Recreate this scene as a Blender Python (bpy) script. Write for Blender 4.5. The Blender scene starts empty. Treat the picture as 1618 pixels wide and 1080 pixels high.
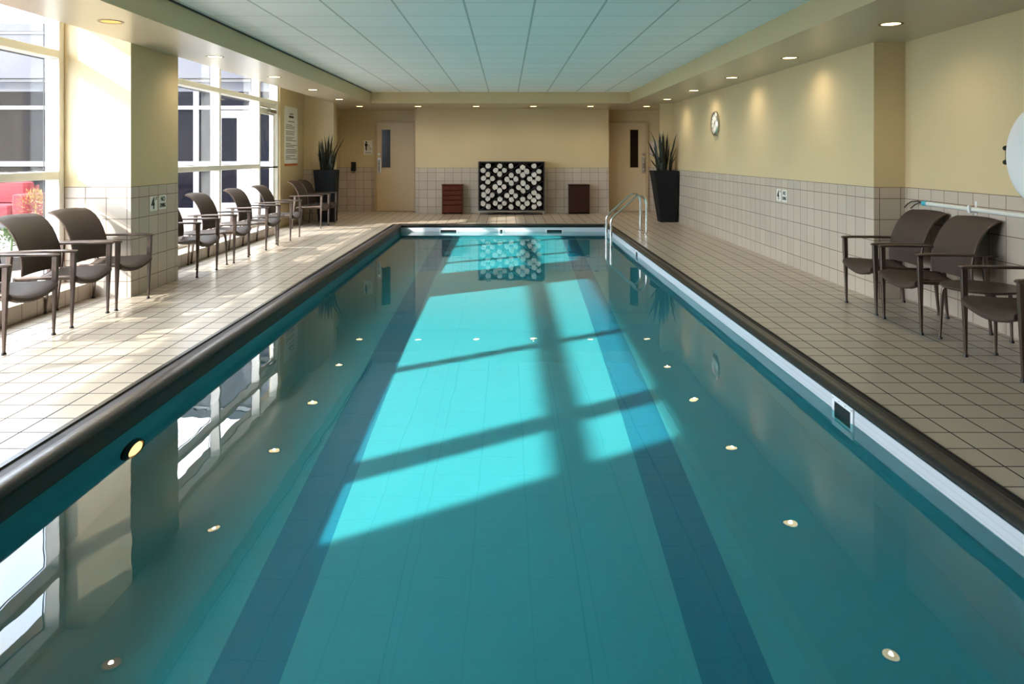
import bpy, math, random
from mathutils import Vector, Matrix
random.seed(7)
sc = bpy.context.scene
COL = sc.collection

# ------------------------------------------------------------ camera
cam_d = bpy.data.cameras.new('camera')
cam = bpy.data.objects.new('camera', cam_d)
COL.objects.link(cam)
cam.location = (0, 0, 1.37)
cam.rotation_euler = (math.radians(90), 0, 0)
cam_d.sensor_fit = 'HORIZONTAL'
cam_d.sensor_width = 36
cam_d.lens = 36 * 1175 / 1618
cam_d.shift_x = 9 / 1618
cam_d.shift_y = -296 / 1618
cam_d.clip_start = 0.05
cam_d.clip_end = 500
sc.camera = cam

# ------------------------------------------------------------ view + world + sun
sc.view_settings.view_transform = 'Standard'
sc.view_settings.look = 'None'
sc.view_settings.gamma = 1
sc.view_settings.exposure = 1.65
sc.view_settings.use_curve_mapping = False
sc.cycles.use_denoising = True
sc.cycles.max_bounces = 14
sc.cycles.diffuse_bounces = 6
sc.cycles.glossy_bounces = 5
sc.cycles.transmission_bounces = 8
sc.cycles.transparent_max_bounces = 24
sc.cycles.sample_clamp_indirect = 6
sc.cycles.caustics_refractive = True
sc.cycles.caustics_reflective = False
sc.cycles.blur_glossy = 0.3

w = bpy.data.worlds.new('sky')
sc.world = w
w.use_nodes = True
nt = w.node_tree
nt.nodes.clear()
wo = nt.nodes.new('ShaderNodeOutputWorld')
bg = nt.nodes.new('ShaderNodeBackground')
tc = nt.nodes.new('ShaderNodeTexCoord')
nz = nt.nodes.new('ShaderNodeTexNoise')
nz.inputs['Scale'].default_value = 2.2
nz.inputs['Detail'].default_value = 3
cr = nt.nodes.new('ShaderNodeValToRGB')
cr.color_ramp.elements[0].position = 0.35
cr.color_ramp.elements[0].color = (0.62, 0.78, 1.0, 1)
cr.color_ramp.elements[1].position = 0.68
cr.color_ramp.elements[1].color = (1.0, 0.99, 0.97, 1)
nt.links.new(tc.outputs['Generated'], nz.inputs['Vector'])
nt.links.new(nz.outputs['Fac'], cr.inputs['Fac'])
nt.links.new(cr.outputs['Color'], bg.inputs['Color'])
bg.inputs['Strength'].default_value = 5.2
nt.links.new(bg.outputs[0], wo.inputs[0])

sun_d = bpy.data.lights.new('sun', 'SUN')
sun_d.energy = 3.8
sun_d.angle = math.radians(0.9)
sun_d.color = (1.0, 0.93, 0.84)
sun = bpy.data.objects.new('sun', sun_d)
COL.objects.link(sun)
SUN_DIR = Vector((1.0, 0.6, -0.6)).normalized()
sun.rotation_euler = SUN_DIR.to_track_quat('-Z', 'Y').to_euler()
sun.location = (-20, -12, 12)
try:
    sun_d.cycles.is_caustics_light = True
except Exception as e:
    print('caustics', e)

# ------------------------------------------------------------ materials
def new_mat(name):
    m = bpy.data.materials.new(name)
    m.use_nodes = True
    n = m.node_tree
    b = n.nodes['Principled BSDF']
    return m, n, b

def srgb(r, g, b):
    f = lambda c: (c / 255 / 12.92) if c / 255 <= 0.04045 else ((c / 255 + 0.055) / 1.055) ** 2.4
    return (f(r), f(g), f(b), 1)

def mat(name, col, rough=0.5, metal=0.0, var=0.08, nscale=8.0, bump=0.0, bscale=60.0, spec=0.5, coat=0.0):
    m, n, b = new_mat(name)
    b.inputs['Roughness'].default_value = rough
    b.inputs['Metallic'].default_value = metal
    b.inputs['Specular IOR Level'].default_value = spec
    b.inputs['Coat Weight'].default_value = coat
    g = n.nodes.new('ShaderNodeTexCoord')
    z = n.nodes.new('ShaderNodeTexNoise')
    z.inputs['Scale'].default_value = nscale
    z.inputs['Detail'].default_value = 4
    n.links.new(g.outputs['Object'], z.inputs['Vector'])
    mx = n.nodes.new('ShaderNodeMix')
    mx.data_type = 'RGBA'
    mx.inputs[6].default_value = tuple(c * (1 - var) for c in col[:3]) + (1,)
    mx.inputs[7].default_value = tuple(min(1, c * (1 + var)) for c in col[:3]) + (1,)
    n.links.new(z.outputs['Fac'], mx.inputs[0])
    n.links.new(mx.outputs[2], b.inputs['Base Color'])
    if bump:
        z2 = n.nodes.new('ShaderNodeTexNoise')
        z2.inputs['Scale'].default_value = bscale
        n.links.new(g.outputs['Object'], z2.inputs['Vector'])
        bp = n.nodes.new('ShaderNodeBump')
        bp.inputs['Strength'].default_value = bump
        bp.inputs['Distance'].default_value = 0.01
        n.links.new(z2.outputs['Fac'], bp.inputs['Height'])
        n.links.new(bp.outputs['Normal'], b.inputs['Normal'])
    return m

def emit_mat(name, col, strength):
    m, n, b = new_mat(name)
    b.inputs['Base Color'].default_value = col
    b.inputs['Emission Color'].default_value = col
    b.inputs['Emission Strength'].default_value = strength
    return m

class NB:
    """small node-building helper"""
    def __init__(s, n):
        s.n = n
    def math(s, op, a, b=None, c=None, clamp=False):
        k = s.n.nodes.new('ShaderNodeMath')
        k.operation = op
        k.use_clamp = clamp
        for i, v in enumerate((a, b, c)):
            if v is None:
                continue
            if isinstance(v, (int, float)):
                k.inputs[i].default_value = v
            else:
                s.n.links.new(v, k.inputs[i])
        return k.outputs[0]
    def mix(s, f, a, b):
        k = s.n.nodes.new('ShaderNodeMix')
        k.data_type = 'RGBA'
        for i, v in ((0, f), (6, a), (7, b)):
            if isinstance(v, (int, float)) or isinstance(v, tuple):
                k.inputs[i].default_value = v
            else:
                s.n.links.new(v, k.inputs[i])
        return k.outputs[2]
    def grid(s, v, off, size, gap):
        """1 on the joint line, plus the index of the cell"""
        t = s.math('DIVIDE', s.math('SUBTRACT', v, off), size)
        fr = s.math('FRACT', s.math('ADD', t, 1000.0))
        d = s.math('ABSOLUTE', s.math('SUBTRACT', fr, 0.5))
        line = s.math('GREATER_THAN', d, 0.5 - gap / size / 2)
        return line, s.math('FLOOR', t)

def tile_mat(name, uaxis, vaxis, uoff, voff, us, vs, tile, joint, gap=0.007, rough=0.3, paint=None, paint_z=1.06,
             var=0.12, joint_rough=0.8, dirt=0.0):
    m, n, b = new_mat(name)
    h = NB(n)
    geo = n.nodes.new('ShaderNodeNewGeometry')
    sep = n.nodes.new('ShaderNodeSeparateXYZ')
    n.links.new(geo.outputs['Position'], sep.inputs[0])
    ax = {'X': sep.outputs[0], 'Y': sep.outputs[1], 'Z': sep.outputs[2]}
    lu, iu = h.grid(ax[uaxis], uoff, us, gap)
    lv, iv = h.grid(ax[vaxis], voff, vs, gap)
    line = h.math('MAXIMUM', lu, lv)
    comb = n.nodes.new('ShaderNodeCombineXYZ')
    n.links.new(iu, comb.inputs[0])
    n.links.new(iv, comb.inputs[1])
    wn = n.nodes.new('ShaderNodeTexWhiteNoise')
    n.links.new(comb.outputs[0], wn.inputs[0])
    z = n.nodes.new('ShaderNodeTexNoise')
    z.inputs['Scale'].default_value = 2.5
    z.inputs['Detail'].default_value = 5
    n.links.new(geo.outputs['Position'], z.inputs['Vector'])
    f = h.math('ADD', h.math('MULTIPLY', wn.outputs[0], 0.5), h.math('MULTIPLY', z.outputs['Fac'], 0.5))
    t1 = tuple(c * (1 - var) for c in tile[:3]) + (1,)
    t2 = tuple(min(1, c * (1 + var)) for c in tile[:3]) + (1,)
    tc_ = h.mix(f, t1, t2)
    if paint is not None:
        top = h.math('GREATER_THAN', ax['Z'], paint_z)
        edge = h.math('GREATER_THAN', ax['Z'], paint_z - 0.006)
        line = h.math('MAXIMUM', line, edge)
        colr = h.mix(line, tc_, joint)
        z2 = n.nodes.new('ShaderNodeTexNoise')
        z2.inputs['Scale'].default_value = 1.3
        n.links.new(geo.outputs['Position'], z2.inputs['Vector'])
        pc = h.mix(z2.outputs['Fac'], tuple(c * 0.96 for c in paint[:3]) + (1,), tuple(min(1, c * 1.04) for c in paint[:3]) + (1,))
        colr = h.mix(top, colr, pc)
        notop = h.math('SUBTRACT', 1.0, top)
        line = h.math('MULTIPLY', line, notop)
        r = h.math('ADD', h.math('MULTIPLY', line, joint_rough - rough), rough)
        r = h.math('ADD', h.math('MULTIPLY', top, 0.45 - rough), r)
    else:
        colr = h.mix(line, tc_, joint)
        r = h.math('ADD', h.math('MULTIPLY', line, joint_rough - rough), rough)
    n.links.new(colr, b.inputs['Base Color'])
    n.links.new(r, b.inputs['Roughness'])
    bp = n.nodes.new('ShaderNodeBump')
    bp.inputs['Strength'].default_value = 0.5
    bp.inputs['Distance'].default_value = 0.003
    hgt = h.math('SUBTRACT', 1.0, line)
    hgt = h.math('ADD', hgt, h.math('MULTIPLY', z.outputs['Fac'], 0.35))
    n.links.new(hgt, bp.inputs['Height'])
    n.links.new(bp.outputs['Normal'], b.inputs['Normal'])
    return m

PAINT = srgb(204, 185, 144)
TILE = srgb(188, 175, 160)
WJOINT = srgb(120, 100, 84)
DTILE = srgb(182, 169, 152)
DJOINT = srgb(52, 40, 36)

M = {}
M['floor'] = tile_mat('deck_tile', 'X', 'Y', 0.0, 0.068, 0.2, 0.2, DTILE, DJOINT, gap=0.009, rough=0.28, var=0.1)
M['floor_r'] = tile_mat('deck_tile_pool_right', 'X', 'Y', 2.19, 0.068, 0.194, 0.2, DTILE, DJOINT, gap=0.009, rough=0.28, var=0.1)
M['wall_y'] = tile_mat('tiled_wall_along_pool', 'Y', 'Z', 0.055, 0.15, 0.2, 0.2, TILE, WJOINT, paint=PAINT)
M['wall_x'] = tile_mat('tiled_wall_across_pool', 'X', 'Z', 0.155, 0.15, 0.2, 0.2, TILE, WJOINT, paint=PAINT)
M['curb'] = tile_mat('tiled_curb', 'Y', 'Z', 0.11, 0.3, 0.2, 0.3, TILE, WJOINT)
M['paint'] = mat('cream_paint', PAINT, rough=0.45, var=0.03, nscale=1.5)
M['soffit'] = mat('cream_soffit_paint', srgb(196, 182, 158), rough=0.3, var=0.03, nscale=1.5)
M['white_frame'] = mat('white_window_frame', srgb(238, 236, 228), rough=0.4, var=0.03)
M['gasket'] = mat('dark_gasket', srgb(40, 38, 44), rough=0.6)
M['dark_metal'] = mat('dark_coping_metal', srgb(44, 41, 39), rough=0.32, metal=0.3, var=0.2, nscale=14, bump=0.15, bscale=30)
M['steel'] = mat('polished_steel', srgb(205, 205, 200), rough=0.16, metal=1.0, var=0.04)
M['chrome'] = mat('brushed_chrome', srgb(190, 186, 176), rough=0.3, metal=1.0, var=0.05)
M['chair_metal'] = mat('pewter_chair_frame', srgb(88, 74, 66), rough=0.38, metal=0.6, var=0.12, nscale=20)
M['sling'] = mat('brown_mesh_fabric', srgb(66, 50, 40), rough=0.6, var=0.22, nscale=40, bump=0.5, bscale=420)
M['table_top'] = mat('bronze_table_top', srgb(72, 60, 52), rough=0.38, metal=0.3, var=0.15)
M['black'] = mat('black_plastic', srgb(20, 20, 22), rough=0.4)
M['planter'] = mat('black_planter', srgb(22, 22, 24), rough=0.75, var=0.1, spec=0.2)
M['soil'] = mat('potting_soil', srgb(44, 32, 24), rough=0.95, bump=0.8, bscale=50)
M['leaf'] = mat('snake_plant_leaf', srgb(26, 32, 18), rough=0.45, var=0.5, nscale=18)
M['wood'] = mat('dark_red_wood', srgb(84, 36, 18), rough=0.55, var=0.3, nscale=12, spec=0.2)
M['wood_dark'] = mat('dark_brown_wood', srgb(48, 24, 14), rough=0.55, var=0.3, nscale=12, spec=0.2)
M['rack'] = mat('dark_rack_wood', srgb(34, 24, 22), rough=0.5, var=0.3, nscale=10)
M['towel'] = mat('white_terry', srgb(236, 234, 228), rough=0.95, var=0.05, nscale=60, bump=0.6, bscale=300)
M['sign'] = mat('white_sign', srgb(232, 230, 222), rough=0.4, var=0.02)
M['ink'] = mat('black_ink', srgb(18, 18, 18), rough=0.5)
M['grey_ink'] = mat('grey_ink', srgb(92, 88, 84), rough=0.5)
M['orange'] = mat('orange_strip', srgb(190, 100, 46), rough=0.5)
M['door'] = mat('cream_door_paint', srgb(206, 184, 146), rough=0.42, var=0.03)
M['doorframe'] = mat('beige_door_frame', srgb(186, 164, 128), rough=0.42, var=0.03)
M['glass_dark'] = mat('dark_door_glass', srgb(34, 24, 18), rough=0.12, var=0.3, nscale=3, spec=0.15)
M['white_pl'] = mat('white_plastic', srgb(228, 230, 232), rough=0.4, var=0.03)
M['pole'] = mat('white_pole', srgb(216, 216, 210), rough=0.35, var=0.03)
M['teal_cap'] = mat('teal_cap', srgb(60, 170, 190), rough=0.4)
M['rope'] = mat('yellowed_rope', srgb(170, 150, 96), rough=0.8)
M['red'] = mat('red_cushion', srgb(104, 12, 24), rough=0.8, var=0.12, bump=0.2, bscale=60)
M['bushy'] = mat('yellow_leaves', srgb(118, 84, 24), rough=0.7, var=0.4, nscale=30)
M['green'] = mat('green_leaves', srgb(60, 84, 40), rough=0.7, var=0.4, nscale=30)
M['ext_white'] = mat('white_painted_frames', srgb(134, 134, 138), rough=0.5, var=0.03)
M['ext_grey'] = mat('grey_metal_cladding', srgb(52, 52, 60), rough=0.5, var=0.06, nscale=1)
M['ext_dark'] = mat('dark_cladding', srgb(52, 50, 54), rough=0.6, var=0.1, nscale=1)
M['ext_glass'] = mat('dark_window_glass', srgb(16, 16, 22), rough=0.08, var=0.5, nscale=0.7, spec=0.04)
M['paving'] = mat('courtyard_paving', srgb(104, 97, 91), rough=0.8, var=0.1, nscale=3)
M['pot'] = mat('dark_pot', srgb(60, 58, 60), rough=0.6)
M['amber'] = emit_mat('amber_lens', (1.0, 0.22, 0.06, 1), 3.0)
M['lamp'] = emit_mat('warm_downlight_lens', srgb(255, 222, 160), 2.2)
M['lamp_amber'] = emit_mat('amber_downlight_lens', (1.0, 0.36, 0.08, 1), 0.42)
M['can'] = mat('downlight_can', srgb(120, 92, 60), rough=0.35, metal=0.4)

# ceiling panels
def ceiling_mat():
    m, n, b = new_mat('white_ceiling_panels')
    h = NB(n)
    geo = n.nodes.new('ShaderNodeNewGeometry')
    sep = n.nodes.new('ShaderNodeSeparateXYZ')
    n.links.new(geo.outputs['Position'], sep.inputs[0])
    lu, iu = h.grid(sep.outputs[0], -0.362, 0.605, 0.02)
    lv, iv = h.grid(sep.outputs[1], 6.37, 0.611, 0.014)
    l2, _ = h.grid(sep.outputs[1], 6.37, 0.61 / 6, 0.008)
    line = h.math('MAXIMUM', lu, lv)
    comb = n.nodes.new('ShaderNodeCombineXYZ')
    n.links.new(iu, comb.inputs[0]); n.links.new(iv, comb.inputs[1])
    wn = n.nodes.new('ShaderNodeTexWhiteNoise')
    n.links.new(comb.outputs[0], wn.inputs[0])
    c = h.mix(wn.outputs[0], (0.90, 0.92, 0.91, 1), (0.95, 0.96, 0.95, 1))
    c = h.mix(h.math('MULTIPLY', l2, 0.12), c, (0.5, 0.6, 0.58, 1))
    c = h.mix(line, c, (0.5, 0.54, 0.52, 1))
    n.links.new(c, b.inputs['Base Color'])
    b.inputs['Roughness'].default_value = 0.6
    bp = n.nodes.new('ShaderNodeBump')
    bp.inputs['Strength'].default_value = 0.4
    bp.inputs['Distance'].default_value = 0.004
    n.links.new(h.math('SUBTRACT', 1.0, line), bp.inputs['Height'])
    n.links.new(bp.outputs['Normal'], b.inputs['Normal'])
    return m
M['ceiling'] = ceiling_mat()

WATER_Z = -0.143
POOL_B = -0.943
# pool liner: white band at the waterline, aqua below, two blue lane stripes and two seams on the bottom
def liner_mat():
    m, n, b = new_mat('pool_liner')
    h = NB(n)
    geo = n.nodes.new('ShaderNodeNewGeometry')
    sep = n.nodes.new('ShaderNodeSeparateXYZ')
    n.links.new(geo.outputs['Position'], sep.inputs[0])
    X, Y, Z = sep.outputs
    def band(v, a, c):
        return h.math('MULTIPLY', h.math('GREATER_THAN', v, a), h.math('LESS_THAN', v, c))
    nz_ = n.nodes.new('ShaderNodeTexNoise')
    nz_.inputs['Scale'].default_value = 1.2
    n.links.new(geo.outputs['Position'], nz_.inputs['Vector'])
    aqua = h.mix(nz_.outputs['Fac'], LINER_A, LINER_B)
    onfloor = h.math('LESS_THAN', Z, POOL_B + 0.01)
    XR = h.math('SUBTRACT', X, h.math('MULTIPLY', h.math('SUBTRACT', Y, 2.7), 0.030))
    XL = h.math('ADD', X, h.math('MULTIPLY', h.math('SUBTRACT', Y, 2.7), 0.018))
    stripe = h.math('MULTIPLY', onfloor, h.math('ADD', band(XL, -1.10, -0.835), band(XR, 0.72, 0.985)))
    seam = h.math('MULTIPLY', onfloor, h.math('ADD', band(X, 0.318, 0.326), band(X, -0.474, -0.468)))
    c = h.mix(stripe, aqua, LINER_STRIPE)
    c = h.mix(h.math('MULTIPLY', seam, 0.4), c, (0.05, 0.25, 0.3, 1))
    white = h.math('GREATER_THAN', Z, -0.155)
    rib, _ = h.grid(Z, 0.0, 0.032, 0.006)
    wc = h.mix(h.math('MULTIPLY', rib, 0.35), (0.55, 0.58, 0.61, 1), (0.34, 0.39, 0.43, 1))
    painted_shade_side = h.math('LESS_THAN', X, -2.079)
    wc = h.mix(painted_shade_side, wc, (0.03, 0.045, 0.045, 1))  # shade on the left wall's white band painted into its colour
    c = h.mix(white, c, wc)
    n.links.new(c, b.inputs['Base Color'])
    b.inputs['Roughness'].default_value = 0.5
    return m
LINER_A = (0.17, 0.37, 0.41, 1)
LINER_B = (0.20, 0.40, 0.44, 1)
LINER_STRIPE = (0.03, 0.20, 0.29, 1)
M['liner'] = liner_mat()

def water_mat():
    m = bpy.data.materials.new('pool_water')
    m.use_nodes = True
    n = m.node_tree
    n.nodes.clear()
    out = n.nodes.new('ShaderNodeOutputMaterial')
    pb = n.nodes.new('ShaderNodeBsdfPrincipled')
    pb.inputs['Base Color'].default_value = WATER_TINT
    pb.inputs['Roughness'].default_value = 0.0
    pb.inputs['IOR'].default_value = 1.33
    pb.inputs['Transmission Weight'].default_value = 1.0
    geo = n.nodes.new('ShaderNodeNewGeometry')
    mp = n.nodes.new('ShaderNodeMapping')
    mp.inputs['Scale'].default_value = (1.0, 0.55, 1.0)
    nz_ = n.nodes.new('ShaderNodeTexNoise')
    nz_.inputs['Scale'].default_value = 5.0
    nz_.inputs['Detail'].default_value = 1.5
    n.links.new(geo.outputs['Position'], mp.inputs[0])
    n.links.new(mp.outputs[0], nz_.inputs['Vector'])
    bp = n.nodes.new('ShaderNodeBump')
    bp.inputs['Strength'].default_value = 0.35
    bp.inputs['Distance'].default_value = 0.002
    n.links.new(nz_.outputs['Fac'], bp.inputs['Height'])
    n.links.new(bp.outputs['Normal'], pb.inputs['Normal'])
    n.links.new(pb.outputs[0], out.inputs[0])
    return m
WATER_TINT = (0.19, 0.90, 0.95, 1)
M['water'] = water_mat()

def pane_mat(name, tint=(1, 1, 1, 1), f0=0.06):
    """thin sheet: see-through, mirror-like at grazing angles"""
    m = bpy.data.materials.new(name)
    m.use_nodes = True
    n = m.node_tree
    n.nodes.clear()
    h = NB(n)
    out = n.nodes.new('ShaderNodeOutputMaterial')
    tr = n.nodes.new('ShaderNodeBsdfTransparent')
    tr.inputs['Color'].default_value = tint
    gl = n.nodes.new('ShaderNodeBsdfGlossy')
    gl.inputs['Roughness'].default_value = 0.0
    geo = n.nodes.new('ShaderNodeNewGeometry')
    dt = n.nodes.new('ShaderNodeVectorMath')
    dt.operation = 'DOT_PRODUCT'
    n.links.new(geo.outputs['Incoming'], dt.inputs[0])
    n.links.new(geo.outputs['Normal'], dt.inputs[1])
    c = h.math('ABSOLUTE', dt.outputs['Value'])
    s5 = h.math('POWER', h.math('SUBTRACT', 1.0, c), 5.0)
    f = h.math('ADD', h.math('MULTIPLY', s5, 0.35), f0 * 0.5)
    mx = n.nodes.new('ShaderNodeMixShader')
    n.links.new(f, mx.inputs[0])
    n.links.new(tr.outputs[0], mx.inputs[1])
    n.links.new(gl.outputs[0], mx.inputs[2])
    n.links.new(mx.outputs[0], out.inputs[0])
    return m
M['pane'] = pane_mat('window_glass', (0.97, 0.98, 0.98, 1))

# ------------------------------------------------------------ mesh helpers
class MB:
    def __init__(s):
        s.v = []
        s.f = []
    def add(s, vs, fs):
        o = len(s.v)
        s.v += [tuple(p) for p in vs]
        s.f += [tuple(i + o for i in f) for f in fs]
        return s
    def box(s, x0, x1, y0, y1, z0, z1):
        return s.add([(x0, y0, z0), (x1, y0, z0), (x1, y1, z0), (x0, y1, z0), (x0, y0, z1), (x1, y0, z1), (x1, y1, z1), (x0, y1, z1)],
                     [(3, 2, 1, 0), (4, 5, 6, 7), (0, 1, 5, 4), (1, 2, 6, 5), (2, 3, 7, 6), (3, 0, 4, 7)])
    def cbox(s, x0, x1, y0, y1, z0, z1, c=0.004):
        """box with chamfered long edges: an octagon in XY extruded, with small top and bottom insets"""
        def ring(z, i):
            a, b_, d, e = x0 + i, x1 - i, y0 + i, y1 - i
            return [(a + c, d, z), (b_ - c, d, z), (b_, d + c, z), (b_, e - c, z), (b_ - c, e, z), (a + c, e, z), (a, e - c, z), (a, d + c, z)]
        return s.loft([ring(z0, c), ring(z0 + c, 0), ring(z1 - c, 0), ring(z1, c)])
    def loft(s, rings, caps=True, closed=True):
        n = len(rings[0])
        vs = [p for r in rings for p in r]
        fs = []
        for i in range(len(rings) - 1):
            for j in range(n if closed else n - 1):
                k = (j + 1) % n
                fs.append((i * n + j, i * n + k, (i + 1) * n + k, (i + 1) * n + j))
        if caps and closed:
            fs.append(tuple(reversed(range(n))))
            fs.append(tuple((len(rings) - 1) * n + j for j in range(n)))
        return s.add(vs, fs)
    def tube(s, pts, r, n=10, caps=True):
        pts = [Vector(p) for p in pts]
        rs = r if isinstance(r, (list, tuple)) else [r] * len(pts)
        rings = []
        up = None
        for i, p in enumerate(pts):
            if i == 0: t = pts[1] - pts[0]
            elif i == len(pts) - 1: t = pts[-1] - pts[-2]
            else: t = (pts[i + 1] - p).normalized() + (p - pts[i - 1]).normalized()
            t.normalize()
            if up is None:
                up = Vector((0, 0, 1)) if abs(t.z) < 0.9 else Vector((1, 0, 0))
            a = t.cross(up).normalized()
            b_ = t.cross(a).normalized()
            up = b_.cross(t) * -1 if False else up
            rings.append([tuple(p + (a * math.cos(2 * math.pi * k / n) + b_ * math.sin(2 * math.pi * k / n)) * rs[i]) for k in range(n)])
        return s.loft(rings, caps)
    def lathe(s, prof, n=32, axis='Z', c=(0, 0, 0)):
        """prof: (r, h) pairs; axis the turning axis"""
        rings = []
        for r, hh in prof:
            ring = []
            for k in range(n):
                a = 2 * math.pi * k / n
                u, v_ = r * math.cos(a), r * math.sin(a)
                p = {'Z': (u, v_, hh), 'X': (hh, u, v_), 'Y': (v_, hh, u)}[axis]
                ring.append((p[0] + c[0], p[1] + c[1], p[2] + c[2]))
            rings.append(ring)
        if prof[0][0] > 0 and prof[-1][0] > 0:      # a ring with a hole: join the profile to itself
            return s.loft(rings + [rings[0]], caps=False)
        return s.loft(rings)
    def build(s, name, m, parent=None, smooth=False, loc=None):
        me = bpy.data.meshes.new(name)
        me.from_pydata(s.v, [], s.f)
        me.validate()
        import bmesh
        bm = bmesh.new(); bm.from_mesh(me)
        bmesh.ops.recalc_face_normals(bm, faces=bm.faces)
        bm.to_mesh(me); bm.free()
        me.materials.append(m)
        if smooth:
            me.shade_smooth()
            try:
                me.set_sharp_from_angle(angle=math.radians(38))
            except Exception:
                pass
        o = bpy.data.objects.new(name, me)
        COL.objects.link(o)
        if parent: o.parent = parent
        if loc: o.location = loc
        return o

def tag(o, label=None, cat=None, group=None, kind=None):
    if label: o['label'] = label
    if cat: o['category'] = cat
    if group: o['group'] = group
    if kind: o['kind'] = kind
    return o

def empty(name, loc=(0, 0, 0), rz=0.0):
    o = bpy.data.objects.new(name, None)
    o.empty_display_size = 0.1
    COL.objects.link(o)
    o.location = loc
    o.rotation_euler = (0, 0, rz)
    return o

def copy_tree(o, parent=None):
    c = o.copy()
    COL.objects.link(c)
    c.parent = parent
    for ch in list(o.children):
        copy_tree(ch, c)
    return c

def S(name, mb, m, parent=None, label=None):
    o = mb.build(name, m, parent)
    if parent is None:
        o['kind'] = 'structure'
    if label: o['label'] = label
    return o

def text(name, s, size, m, parent, loc, rot, sx=1.0, bold=0.0):
    c = bpy.data.curves.new(name, 'FONT')
    c.body = s
    c.size = size
    c.extrude = 0.0008
    c.offset = bold
    c.align_x = 'CENTER'
    c.align_y = 'CENTER'
    c.materials.append(m)
    o = bpy.data.objects.new(name, c)
    COL.objects.link(o)
    o.parent = parent
    o.location = loc
    o.rotation_euler = rot
    o.scale = (sx, 1, 1)
    bpy.context.view_layer.update()
    dg = bpy.context.evaluated_depsgraph_get()
    me = bpy.data.meshes.new_from_object(o.evaluated_get(dg))
    r = bpy.data.objects.new(name, me)
    COL.objects.link(r)
    r.parent = parent
    r.location, r.rotation_euler, r.scale = o.location, o.rotation_euler, o.scale
    bpy.data.objects.remove(o)
    r.name = name
    return r

# ------------------------------------------------------------ setting
PX0, PX1, PY0, PY1 = -2.08, 1.95, 0.55, 14.6      # inner faces of the pool
CX0, CX1, CY1 = -2.24, 2.05, 14.65                 # deck edges
CY0 = 0.45
NEAR = -2.6
ZB = 17.95       # alcove walls
ZM = 17.40       # middle of the far wall
PIER = 15.5
# deck
m = MB()
m.box(-4.6, CX0, NEAR, 18.1, -0.25, 0)
m.box(CX0, CX1, NEAR, CY0, -0.25, 0)
m.box(CX0, CX1, CY1, 18.1, -0.25, 0)
S('floor', m, M['floor'])
S('floor_right', MB().box(CX1, 4.0, NEAR, 18.1, -0.25, 0), M['floor_r'])
# basin
m = MB()
T = 0.04
m.box(PX0 - T, PX0, PY0 - T, PY1 + T, POOL_B - 0.04, -0.03)
m.box(PX1, PX1 + T, PY0 - T, PY1 + T, POOL_B - 0.04, -0.03)
m.box(PX0, PX1, PY0 - T, PY0, POOL_B - 0.04, -0.03)
m.box(PX0, PX1, PY1, PY1 + T, POOL_B - 0.04, -0.03)
m.box(PX0, PX1, PY0, PY1, POOL_B - 0.04, POOL_B)
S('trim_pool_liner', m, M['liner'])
# coping: profile swept round the pool (d = distance outwards from the inner face)
def ring_sweep(prof, x0, x1, y0, y1):
    corners = lambda d: [(x0 - d[0], y0 - d[2]), (x1 + d[1], y0 - d[2]), (x1 + d[1], y1 + d[2]), (x0 - d[0], y1 + d[2])]
    mb = MB()
    rings = []
    for cidx in range(4):
        ring = []
        for (dl, dr, df, z) in prof:
            p = corners((dl, dr, df))[cidx]
            ring.append((p[0], p[1], z))
        rings.append(ring)
    rings.append(rings[0])
    return mb.loft(rings, caps=False)
# (left, right, far/near, z)
prof = [(-0.035, -0.035, -0.035, -0.035), (-0.04, -0.045, -0.04, -0.018), (-0.03, -0.035, -0.03, -0.002), (-0.005, -0.01, -0.01, 0.010), (0.03, 0.015, 0.005, 0.014),
        (0.052, 0.04, 0.02, 0.010), (0.057, 0.055, 0.025, -0.004), (0.062, 0.062, 0.028, -0.012), (0.125, 0.092, 0.042, -0.012), (0.13, 0.094, 0.044, 0.003), (0.159, 0.099, 0.049, 0.003),
        (0.159, 0.099, 0.049, -0.06), (-0.002, -0.002, -0.002, -0.06), (-0.002, -0.002, -0.002, -0.045)]
o = ring_sweep(prof, PX0, PX1, PY0, PY1).build('trim_pool_coping', M['dark_metal'], smooth=True)
o['kind'] = 'structure'
# gap strip in the coping channel, darker rubber
prof2 = [(0.064, 0.064, 0.029, -0.011), (0.064, 0.064, 0.029, -0.006), (0.123, 0.091, 0.041, -0.006), (0.123, 0.091, 0.041, -0.011)]
o = ring_sweep(prof2, PX0, PX1, PY0, PY1).build('trim_coping_gasket', M['gasket'])
o['kind'] = 'structure'
# water; sheet extended unseen inside the deck to bring sunlight to the floor
def water_mesh():
    nx, ny = 2, 2
    me = bpy.data.meshes.new('pool_water')
    me.from_pydata([(-4.3, -0.9, WATER_Z), (PX1 + 0.03, -0.9, WATER_Z), (PX1 + 0.03, PY1 + 0.03, WATER_Z), (-4.3, PY1 + 0.03, WATER_Z)], [], [(0, 1, 2, 3)])
    me.materials.append(M['water'])
    me.shade_smooth()
    o = bpy.data.objects.new('pool_water', me)
    COL.objects.link(o)
    return o
wat = water_mesh()
wat['kind'] = 'structure'
CAUSTICS = True
if CAUSTICS:
    try:
        wat.cycles.is_caustics_caster = True
        bpy.data.objects['trim_pool_liner'].cycles.is_caustics_receiver = True
    except Exception as e:
        print('caustics', e)

# walls
RX, RN = 3.5, 3.8
m = MB()
m.box(RX, RX + 0.5, 7.09, PIER, 0, 2.7)
m.box(RN, RN + 0.2, NEAR, 7.09, 0, 2.7)
S('wall_right', m, M['wall_y'])
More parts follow.
